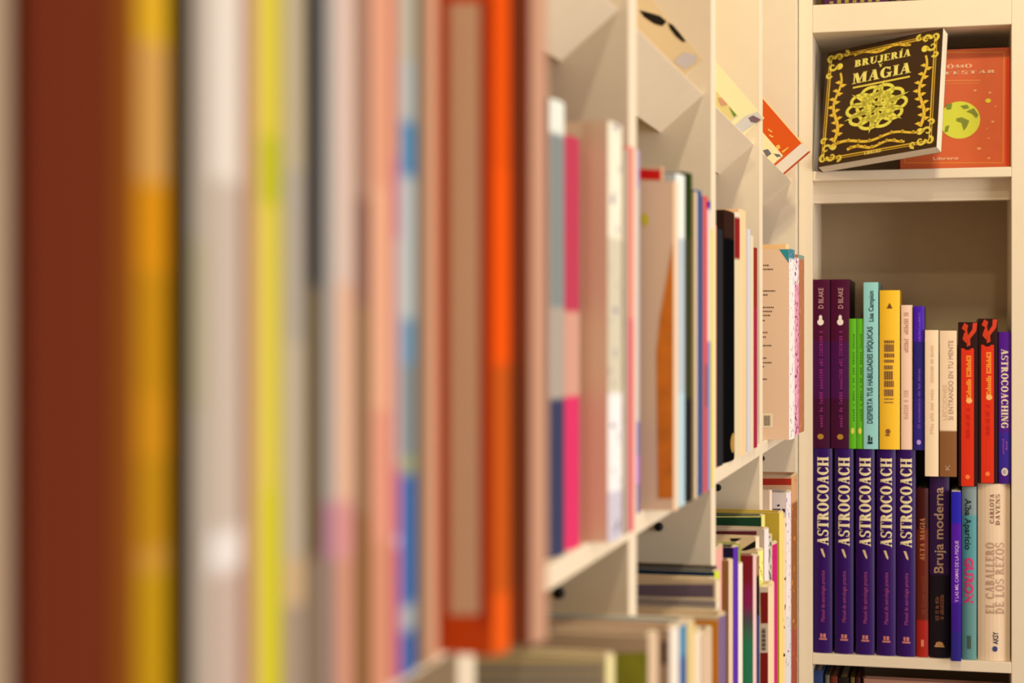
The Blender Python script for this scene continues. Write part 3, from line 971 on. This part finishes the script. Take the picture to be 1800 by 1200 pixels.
spine_text(b, 'DAVENS', zof(b, 923), zof(b, 868), b['T'] * .62, b['T'] * .13, True, (150, 116, 98), 'serif', name='author_line')
on_spine(b, 'publisher_mark', [ellipse(b['T'] * .53, zof(b, 1140), .0032, .0036)], (60, 70, 130))
spine_text(b, 'AKSY', zof(b, 1132), zof(b, 1110), b['T'] * .55, b['T'] * .16, True, (60, 56, 84), bold=.02, name='publisher_name')

# upper row resting on the lower one
AZ = BK_TOP = hit(1446, 788, YR + .006).z + .0004
b = place_right('book', 'dark plum book with a white ornament, left one of the pair', 1426, 1459, 491, 787, (44, 8, 30), None, UR, rest=AZ, bands=[(400, (76, 12, 50)), (600, (72, 16, 76)), (700, (66, 10, 50))], bulge=.0015)
Tn = b['T']
spine_text(b, 'D BLAKE', zof(b, 542), zof(b, 506), Tn * .52, Tn * .26, True, (206, 160, 160), name='author')
on_spine(b, 'ornament', [ellipse(Tn * .5, zof(b, 566), Tn * .17, .0042), ellipse(Tn * .5, zof(b, 558), Tn * .09, .0034)], (240, 228, 220))
on_spine(b, 'small_print', marks(Tn * .44, Tn * .62, zof(b, 750), zof(b, 580), 38, 11), (136, 38, 120), .6)
on_spine(b, 'publisher_mark', [ellipse(Tn * .5, zof(b, 767), Tn * .17, .0036)], (176, 130, 50))
c = copy_tree(b)
c.location = (hit(1460.5, 787, b['Yp']).x, b.location.y, AZ)
c['label'] = 'dark plum book with a white ornament, right one of the pair beside the green books'
b['group'] = c['group'] = 'pair of dark plum books'
b = place_right('book', 'short bright green book, left one of the green pair', 1492.5, 1505, 560, 787, (60, 120, 20), (96, 186, 36), 'pair of short green books', rest=AZ, bulge=.001)
on_spine(b, 'small_print', marks(b['T'] * .6, b['T'] * .78, zof(b, 740), zof(b, 585), 34, 21), (50, 110, 24), .6)
on_spine(b, 'publisher_mark', [ellipse(b['T'] * .5, zof(b, 757), b['T'] * .24, .0042)], (226, 220, 90))
c = copy_tree(b)
c.location = (hit(1505.3, 787, b['Yp']).x, b.location.y, AZ)
c['label'] = 'short bright green book, right one of the green pair, touching the aqua book'
b = place_right('book', 'tall aqua book with black lettering between green and yellow', 1518, 1544, 496, 787, (90, 130, 130), (152, 216, 220), UR, rest=AZ, bulge=.001, push=.004)
spine_text(b, 'DESPIERTA TUS HABILIDADES PSÍQUICAS', zof(b, 744), zof(b, 574), b['T'] * .44, b['T'] * .36, True, (36, 60, 70), bold=.015)
spine_text(b, 'Lisa Campion', zof(b, 565), zof(b, 511), b['T'] * .52, b['T'] * .32, True, (36, 60, 70), bold=.015, name='author')
on_spine(b, 'publisher_mark', [rect(b['T'] * .28, b['T'] * .62, zof(b, 780), zof(b, 776)), rect(b['T'] * .32, b['T'] * .44, zof(b, 775), zof(b, 765)), rect(b['T'] * .5, b['T'] * .6, zof(b, 775), zof(b, 768))], (24, 40, 48))
b = place_right('book', 'thick golden yellow book with stacked brown print', 1546, 1582, 510, 785, (196, 140, 20), (250, 200, 54), UR, rest=AZ, bulge=.0025, push=.003)
Tn = b['T']
on_spine(b, 'ornament', [[(Tn * .36, zof(b, 542)), (Tn * .64, zof(b, 542)), (Tn * .5, zof(b, 532))]], (116, 74, 40))
mk = []
for i, (ya, yb_) in enumerate(((598, 603), (605, 618), (621, 628), (632, 637), (642, 649), (652, 667), (669, 680), (684, 696), (700, 702), (706, 708))):
    rnd = random.Random(i)
    q = Tn * .24
    while q < Tn * .66:
        ww = Tn * rnd.uniform(.05, .09)
        mk.append(rect(q, q + ww, zof(b, yb_), zof(b, ya)))
        q += ww + Tn * .03
on_spine(b, 'title', mk, (120, 84, 66), .6)
on_spine(b, 'publisher_mark', [ellipse(Tn * .42, zof(b, 758), Tn * .12, .0032), rect(Tn * .3, Tn * .5, zof(b, 766), zof(b, 763))], (140, 94, 50))
b = place_right('book', 'pale pink slim book between the yellow and the violet blue ones', 1584, 1604, 536, 786, (226, 190, 170), (248, 214, 194), UR, rest=AZ, bulge=.001, push=.006)
on_spine(b, 'title', marks(b['T'] * .3, b['T'] * .66, zof(b, 626), zof(b, 548), 22, 31), (196, 150, 130), .6)
on_spine(b, 'small_print', marks(b['T'] * .3, b['T'] * .66, zof(b, 740), zof(b, 680), 14, 32), (220, 176, 160), .6)
b = place_right('book', 'slim ultramarine violet book standing left of the two cream ones', 1605.5, 1625, 538, 790, (26, 20, 70), None, UR, rest=AZ - .0003, bands=[(500, (74, 30, 190)), (600, (44, 36, 130)), (700, (50, 40, 140))], push=.004, bulge=.0015)
spine_text(b, 'El encuentro de las almas', zof(b, 752), zof(b, 648), b['T'] * .5, b['T'] * .26, True, (130, 90, 220))
on_spine(b, 'small_print', marks(b['T'] * .45, b['T'] * .65, zof(b, 600), zof(b, 548), 12, 33), (120, 80, 220), .6)
on_spine(b, 'publisher_mark', [ellipse(b['T'] * .5, zof(b, 777), b['T'] * .2, .0032)], (190, 160, 240))
RZ2 = hit(1651, 837, YR + .007).z + .0004
b = place_right('book', 'plain cream book with faint lettering, left of the brown footed one', 1626, 1650, 580, 835, (232, 204, 172), (250, 226, 196), UR, rest=RZ2, bulge=.001, push=.0)
spine_text(b, 'Más allá del velo', zof(b, 762), zof(b, 684), b['T'] * .52, b['T'] * .26, True, (218, 192, 164))
on_spine(b, 'small_print', marks(b['T'] * .45, b['T'] * .65, zof(b, 672), zof(b, 606), 22, 35), (224, 196, 164), .6)
b = place_right('book', 'cream book with a brown foot and grey spine lettering', 1652, 1682, 581, 835, (214, 186, 156), None, UR, rest=RZ2, bands=[(500, (246, 220, 190)), (757, (140, 94, 56))], bulge=.001, push=.0)
spine_text(b, 'SI ENTRANDO EN TU MENTE', zof(b, 738), zof(b, 598), b['T'] * .66, b['T'] * .28, True, (176, 146, 124))
spine_text(b, 'LECCIONES', zof(b, 738), zof(b, 676), b['T'] * .32, b['T'] * .24, True, (224, 194, 168), name='subtitle')
spine_text(b, 'K', zof(b, 826), zof(b, 816), b['T'] * .45, b['T'] * .26, True, (196, 168, 150), name='publisher_mark')

RZ3 = hit(1704, 855, YR + .004).z + .0004


def flame_marks(b):
    T = b['T']
    zt = b['H']
    z1 = zof(b, 612)
    on_spine(b, 'spine_panel', [rect(T * .14, T * .80, .0004, z1)], (222, 50, 22))
    fl = [[(T * .42, z1 + .002), (T * .62, z1 + .004), (T * .60, z1 + .012), (T * .92, z1 + .022), (T * .98, zt - .001), (T * .74, zt - .001), (T * .72, zt - .009), (T * .5, z1 + .017)],
          [(T * .2, z1 + .012), (T * .42, z1 + .006), (T * .5, z1 + .016), (T * .44, z1 + .024), (T * .3, z1 + .020)],
          [(T * .16, zt - .008), (T * .42, zt - .013), (T * .5, zt - .004), (T * .3, zt - .001)]]
    on_spine(b, 'flame_picture', fl, (206, 62, 30))
    on_spine(b, 'panel_notch', [ellipse(T * .47, z1, T * .17, .0022)], (36, 14, 12), raise_=.0003)
    lt = marks(T * .4, T * .66, zof(b, 700), zof(b, 624), 22, 41, .7)
    o_ = on_spine(b, 'title', lt, (250, 160, 60), .5, .0004)
    on_spine(b, 'ornament', [ellipse(T * .55, zof(b, 704), T * .16, .0035)], (250, 190, 110), raise_=.0004)
    on_spine(b, 'small_print', marks(T * .4, T * .58, zof(b, 770), zof(b, 716), 18, 42), (196, 40, 20), .5, .0004)
    on_spine(b, 'publisher_mark', [ellipse(T * .47, zof(b, 838), T * .12, .003)], (250, 130, 70), raise_=.0004)


b = place_right('book', 'black book with red flame art and orange spine panel, left one of the pair', 1685, 1719, 566, 856, (40, 14, 12), (44, 16, 14), 'pair of flame decorated books', rest=RZ3, bulge=.0012, push=.002)
flame_marks(b)
c = copy_tree(b)
c.location = (hit(1720, 850, b['Yp']).x, b.location.y, hit(1748, 850, YR + .004).z + .0006)
c['label'] = 'black book with red flame art and orange spine panel, right one of the pair'
b = place_right('book', 'violet book with cream capitals reading downwards, at the right post', 1755.5, 1777, 583, 850, (40, 14, 90), None, UR, rest=hit(1748, 850, YR + .004).z + .0006, bands=[(500, (84, 24, 150)), (760, (60, 40, 160)), (830, (70, 24, 140))], bulge=.0015, push=.003)
spine_text(b, 'ASTROCOACHING', zof(b, 753), zof(b, 613), b['T'] * .5, b['T'] * .58, False, (232, 216, 186), 'serif')
on_spine(b, 'small_print', marks(b['T'] * .3, b['T'] * .45, zof(b, 798), zof(b, 770), 7, 51) + marks(b['T'] * .58, b['T'] * .72, zof(b, 790), zof(b, 774), 4, 52), (150, 80, 180), .6)
on_spine(b, 'publisher_mark', [ellipse(b['T'] * .5, zof(b, 829), b['T'] * .28, .0052)], (226, 214, 200))
on_spine(b, 'publisher_ring', [ellipse(b['T'] * .5, zof(b, 829), b['T'] * .14, .0028)], (180, 160, 190), raise_=.0003)

# ------------------------------------------------------------------ the two books shown face on
def ribbon(pts, w, w2=None):
    out = []
    n = len(pts)
    for i in range(n - 1):
        (x0, y0), (x1, y1) = pts[i], pts[i + 1]
        wa = w if w2 is None else w + (w2 - w) * i / (n - 1)
        wb = w if w2 is None else w + (w2 - w) * (i + 1) / (n - 1)
        dx, dy = x1 - x0, y1 - y0
        l = math.hypot(dx, dy) or 1e-9
        nx, ny = -dy / l, dx / l
        out.append([(x0 - nx * wa / 2, y0 - ny * wa / 2), (x1 - nx * wb / 2, y1 - ny * wb / 2), (x1 + nx * wb / 2, y1 + ny * wb / 2), (x0 + nx * wa / 2, y0 + ny * wa / 2)])
    return out


def on_front(b, name, polys, c, level=1, rough=.5, metal=0.0):
    """polys in metres (u from the spine to the right, v up) on the board at y=T"""
    verts, faces = [], []
    for p in polys:
        n0 = len(verts)
        for u, v in p:
            verts.append((-u, b['T'] + .0002 * level, v))
        faces.append(tuple(range(n0, len(verts))))
    return link_mesh(name, verts, faces, c if hasattr(c, 'node_tree') else mat(c, rough, .4, 0, metal), b)


def front_text(b, body, u0, u1, v0, cap, c, font='serif', name='title', level=2):
    polys, wd_ = serif(body) if font == 'serif' else sans(body, .02)
    s = (u1 - u0) / wd_
    return on_front(b, name, [[(u0 + x * s, v0 + y * cap) for x, y in p] for p in polys], c, level)


Wb, Hb, Tb = .165, .173, .016
b = make_book('book', Wb, Tb, Hb, mat((62, 44, 30), .4), mat((58, 42, 28), .4), mat((66, 46, 28), .35), False, .003)
yw, pt_, rl = -.407, -.383, -.11
BLc = hit(1434, 298, YR - .01) + Vector((0, -.002, .0025))
Rz = Matrix.Rotation(yw, 4, 'Z')
Rx = Matrix.Rotation(pt_, 4, 'X')
Ry = Matrix.Rotation(rl, 4, 'Y')
MM = Rz @ Rx @ Ry
b.matrix_world = Matrix.Translation(BLc) @ MM @ Matrix.Translation((0, Tb, 0)) @ Matrix.Rotation(pi, 4, 'Z')
tag(b, 'dark brown book with ornate gold frame and knot, leaning in the top niche', 'book')
GOLD = (232, 214, 84)
G2 = (214, 176, 50)
U, V = Wb, Hb


def uv(pts):
    return [(x * U, y * V) for x, y in pts]


fr = []
for m_, wd_ in ((.045, .0010), (.062, .0018)):
    fr += ribbon(uv([(m_, m_), (1 - m_, m_)]), wd_) + ribbon(uv([(1 - m_, m_), (1 - m_, 1 - m_)]), wd_)
    fr += ribbon(uv([(1 - m_, 1 - m_), (m_, 1 - m_)]), wd_) + ribbon(uv([(m_, 1 - m_), (m_, m_)]), wd_)
on_front(b, 'gold_frame', fr, G2)
for sx in (0, 1):
    for sy in (0, 1):
        cn = []

        def T_(x, y):
            return ((x if sx == 0 else 1 - x) * U, (y if sy == 0 else 1 - y) * V)
        for (cx, cy, r0, ph) in ((.08, .14, .04, 0), (.13, .07, .04, 1.5), (.06, .06, .035, .7), (.19, .05, .028, 2.2), (.05, .21, .028, .2)):
            pts = []
            for i in range(22):
                t = i / 21 * 4.6 * 1.3 + ph * 2
                rr = r0 * (1 - i / 26)
                pts.append(T_(cx + rr * cos(t), cy + rr * sin(t)))
            cn += ribbon(pts, .0040, .0016)
        cn.append([T_(.14 + .028 * cos(q * pi / 6), .15 + .028 * sin(q * pi / 6)) for q in range(12)])
        on_front(b, 'gold_corner', cn, GOLD, 2)
vn = []
for side in (0, 1):
    x0 = .14 if side == 0 else .86
    am = .026
    pts = [((x0 + am * sin(t * 9)) * U, (.19 + t * .60) * V) for t in [i / 40 for i in range(41)]]
    vn += ribbon(pts, .0046, .0028)
    for i in range(15):
        q = .21 + i * .035
        s_ = 1 if i % 2 else -1
        cx = x0 + am * sin((q - .19) / .6 * 9)
        vn.append([(cx * U, q * V), ((cx + s_ * .02) * U, (q + .024) * V), ((cx + s_ * .055) * U, (q + .012) * V), ((cx + s_ * .022) * U, (q - .008) * V)])
for yb_, amp, xa, xb in ((.165, .018, .13, .85), (.105, .016, .26, .74), (.925, .014, .26, .74)):
    pts = [((xa + (xb - xa) * t) * U, (yb_ + amp * sin(t * 11)) * V) for t in [i / 44 for i in range(45)]]
    vn += ribbon(pts, .0042, .0030)
    for i in range(8):
        t = (i + .5) / 8
        cx, cy = xa + (xb - xa) * t, yb_ + amp * sin(t * 11)
        vn.append([((cx - .02) * U, cy * V), (cx * U, (cy + .02) * V), ((cx + .022) * U, (cy + .004) * V), (cx * U, (cy - .012) * V)])
on_front(b, 'gold_vine', vn, (232, 196, 66), 2)
kn = []
kx, ky = .485 * U, .43 * V
RX, RY = .235 * U, .185 * V
for rad, cnt, lx, ly, ph in ((.72, 10, .34, .27, 0), (.40, 7, .30, .26, .3)):
    for k in range(cnt):
        a0 = k * 2 * pi / cnt + ph
        pts = []
        for i in range(22):
            t = i / 21 * 2 * pi
            pts.append((kx + RX * (rad * cos(a0) + lx * cos(t)), ky + RY * (rad * sin(a0) + ly * sin(t))))
        kn += ribbon(pts, .0046)
for k in range(6):
    a0 = k * pi / 3 + .35
    kn.append([(kx + RX * .5 * cos(a0 - .22), ky + RY * .5 * sin(a0 - .22)), (kx + RX * 1.22 * cos(a0), ky + RY * 1.22 * sin(a0)), (kx + RX * .5 * cos(a0 + .22), ky + RY * .5 * sin(a0 + .22))])
on_front(b, 'gold_knot', kn, (236, 230, 92), 3)
on_front(b, 'knot_core', ribbon([(kx - .006, ky - .008), (kx - .001, ky), (kx + .009, ky - .001)], .0012) + ribbon([(kx - .001, ky), (kx - .007, ky + .007)], .001), (70, 56, 20), 5)
front_text(b, 'BRUJERÍA', .27 * U, .745 * U, .815 * V, .062 * V, (236, 226, 120))
front_text(b, 'Y', .475 * U, .515 * U, .772 * V, .03 * V, (236, 226, 120), name='title_joiner')
front_text(b, 'MAGIA', .26 * U, .755 * U, .668 * V, .092 * V, (240, 230, 130), name='title_line')
on_front(b, 'gold_rule', ribbon(uv([(.27, .635), (.75, .635)]), .0026), GOLD, 2)
front_text(b, 'LIBRERO', .41 * U, .55 * U, .035 * V, .025 * V, (236, 214, 110), name='publisher_mark')

# flat orange book behind it
YO = YR + .042
q0, q1, q2 = hit(1580, 293, YO), hit(1775, 293, YO), hit(1700, 86, YO)
Wo = q1.x - q0.x
zbo = zt2 + .0003
Ho = q2.z - zbo
To = .016
b = make_book('book', Wo, To, Ho, mat((196, 66, 30), .4), mat((200, 70, 30), .4), mat((222, 104, 58), .4, .4, .06), True, .002)
b.matrix_world = Matrix.Translation((q0.x, YO, zbo)) @ Matrix.Translation((0, To, 0)) @ Matrix.Rotation(pi, 4, 'Z')
tag(b, 'orange hardback shown face on behind the ornate brown one, with a green yellow globe', 'book')


def pf(pts):
    """photo corners on the orange cover -> cover metres"""
    out = []
    for x, y in pts:
        q = hit(x, y, YO)
        out.append((q.x - q0.x, q.z - zbo))
    return out


on_front(b, 'cover_frame', ribbon(pf([(1590, 92), (1765, 92), (1763, 286), (1590, 286), (1590, 92)]), .0012), (240, 150, 60))
on_front(b, 'cover_edge', [pf([(1768, 103), (1775, 103), (1774, 290), (1767, 290)])], (232, 70, 26), 1)


def photo_text(b, body, x0, x1, ybase, ytop, c, name, font='serif'):
    polys, wd_ = serif(body) if font == 'serif' else sans(body, .02)
    (u0, v0), (u1, v1) = pf([(x0, ybase), (x1, ytop)])
    return on_front(b, name, [[(u0 + x * (u1 - u0) / wd_, v0 + y * (v1 - v0)) for x, y in p] for p in polys], c, 2)


photo_text(b, 'CÓMO', 1651, 1709, 121, 112, (250, 190, 150), 'title')
photo_text(b, 'MANIFESTAR', 1598, 1751, 134, 122, (250, 196, 160), 'title_line')
on_front(b, 'title_rule', ribbon(pf([(1630, 142), (1724, 141)]), .0012) + ribbon(pf([(1640, 147), (1722, 146)]), .0006), (240, 150, 80), 1)
(gu, gv), (gu2, gv2) = pf([(1687, 211), (1723, 177)])
gr, gr2 = gu2 - gu, gv2 - gv
on_front(b, 'globe_picture', [ellipse(gu, gv, gr, gr2, 36)], (226, 230, 70), 2)
land = [[(1662, 183), (1674, 182), (1672, 192), (1664, 193)], [(1681, 208), (1690, 206), (1704, 212), (1700, 222), (1694, 230), (1690, 216), (1681, 213)],
        [(1698, 196), (1712, 190), (1720, 202), (1716, 208), (1708, 200)], [(1662, 222), (1669, 220), (1666, 232), (1660, 232)], [(1688, 186), (1700, 184), (1704, 190), (1694, 192)]]
on_front(b, 'globe_land', [pf(p) for p in land], (134, 146, 50), 3)
sp = []
for x, y, r_ in ((1714, 159, 3), (1740, 163, 3), (1750, 187, 2), (1745, 214, 3), (1738, 243, 2), (1721, 261, 4), (1738, 278, 3), (1735, 226, 1.5)):
    (uu, vv), (uu2, vv2) = pf([(x, y), (x + r_, y - r_ * .6)])
    sp.append(ellipse(uu, vv, uu2 - uu, vv2 - vv, 10))
on_front(b, 'cover_specks', sp, (246, 176, 110), 2)
(uu, vv), (uu2, vv2) = pf([(1737, 177), (1742, 173)])
on_front(b, 'cover_star', [ellipse(uu, vv, uu2 - uu, vv2 - vv, 12)], (244, 226, 60), 3)
photo_text(b, 'Librero', 1640, 1685, 281, 275, (250, 200, 160), 'publisher_mark', 'sans')

# ------------------------------------------------------------------ books above and below in the corner bookcase
for (xl, xr, col_, lab, mk_) in ((1447, 1560, (76, 22, 74), 'dark plum book on the topmost visible shelf, only its foot showing', (150, 140, 40)),
                                 (1562, 1706, (40, 14, 26), 'black maroon book beside the plum one on the topmost shelf', (180, 100, 80))):
    Y = YR + .004
    p0, p1 = hit(xl, 6, Y), hit(xr, 6, Y)
    b = make_book('book', p1.x - p0.x, .02, .2, mat(col_), mat(col_), None, True, .002)
    b.matrix_world = Matrix.Translation((p0.x, Y, zt1 + .0003)) @ Matrix.Translation((0, .02, 0)) @ Matrix.Rotation(pi, 4, 'Z')
    tag(b, lab, 'book', 'books on the topmost shelf of the corner bookcase')
    ww = p1.x - p0.x
    on_front(b, 'cover_print', [rect(ww * (.1 + .12 * i), ww * (.16 + .12 * i), .001, .004 + .002 * (i % 3)) for i in range(7)], mk_, 1)

BS = 'books on the shadowed bottom shelf of the corner bookcase'
zbs = zb3 - .245 + .0003
for (xl, xr, yt, push, cov, lab, tl_) in ((1431, 1446, 1178, .02, (44, 66, 120), 'leaning dark blue book at the left of the shadowed bottom shelf', -.0),
                                    (1450, 1458, 1186, .03, (120, 116, 100), 'grey book right of the dark blue one on the bottom shelf', 0),
                                    (1460, 1472, 1188, .03, (120, 50, 30), 'rusty brown book on the bottom shelf', 0),
                                    (1474, 1492, 1190, .03, (30, 22, 22), 'black book on the bottom shelf', 0),
                                    (1495, 1502, 1190, .03, (110, 96, 40), 'thin olive book on the bottom shelf', 0),
                                    (1504, 1512, 1190, .03, (70, 20, 24), 'dark wine coloured book on the bottom shelf', 0)):
    Y = YR + push
    p0, p1, pt2 = hit(xl, yt, Y), hit(xr, yt, Y), hit(xl, yt, Y)
    b = make_book('book', .12, p1.x - p0.x, pt2.z - zbs, mat(cov), mat(cov), None, True, .001)
    b.location = (p0.x, Y, zbs)
    b.rotation_euler = (0, 0, -pi / 2)
    tag(b, lab, 'book', BS)
Y = YR + .035
p0, p1, pt2 = hit(1516, 1192, Y), hit(1768, 1192, Y), hit(1516, 1192, Y)
b = make_book('picture_book', p1.x - p0.x, .02, pt2.z - zbs, mat((186, 140, 124)), mat((186, 140, 124)), None, True, .002)
b.matrix_world = Matrix.Translation((p0.x, Y, zbs)) @ Matrix.Translation((0, .02, 0)) @ Matrix.Rotation(pi, 4, 'Z')
tag(b, 'wide dusty pink book shown face on at the right of the shadowed bottom shelf', 'book', BS)

for o in bpy.data.objects:
    for k_ in ('bulge', 'T', 'H', 'Y0', 'd', 'd2', 'Yp', 'px'):
        if k_ in o.keys():
            del o[k_]
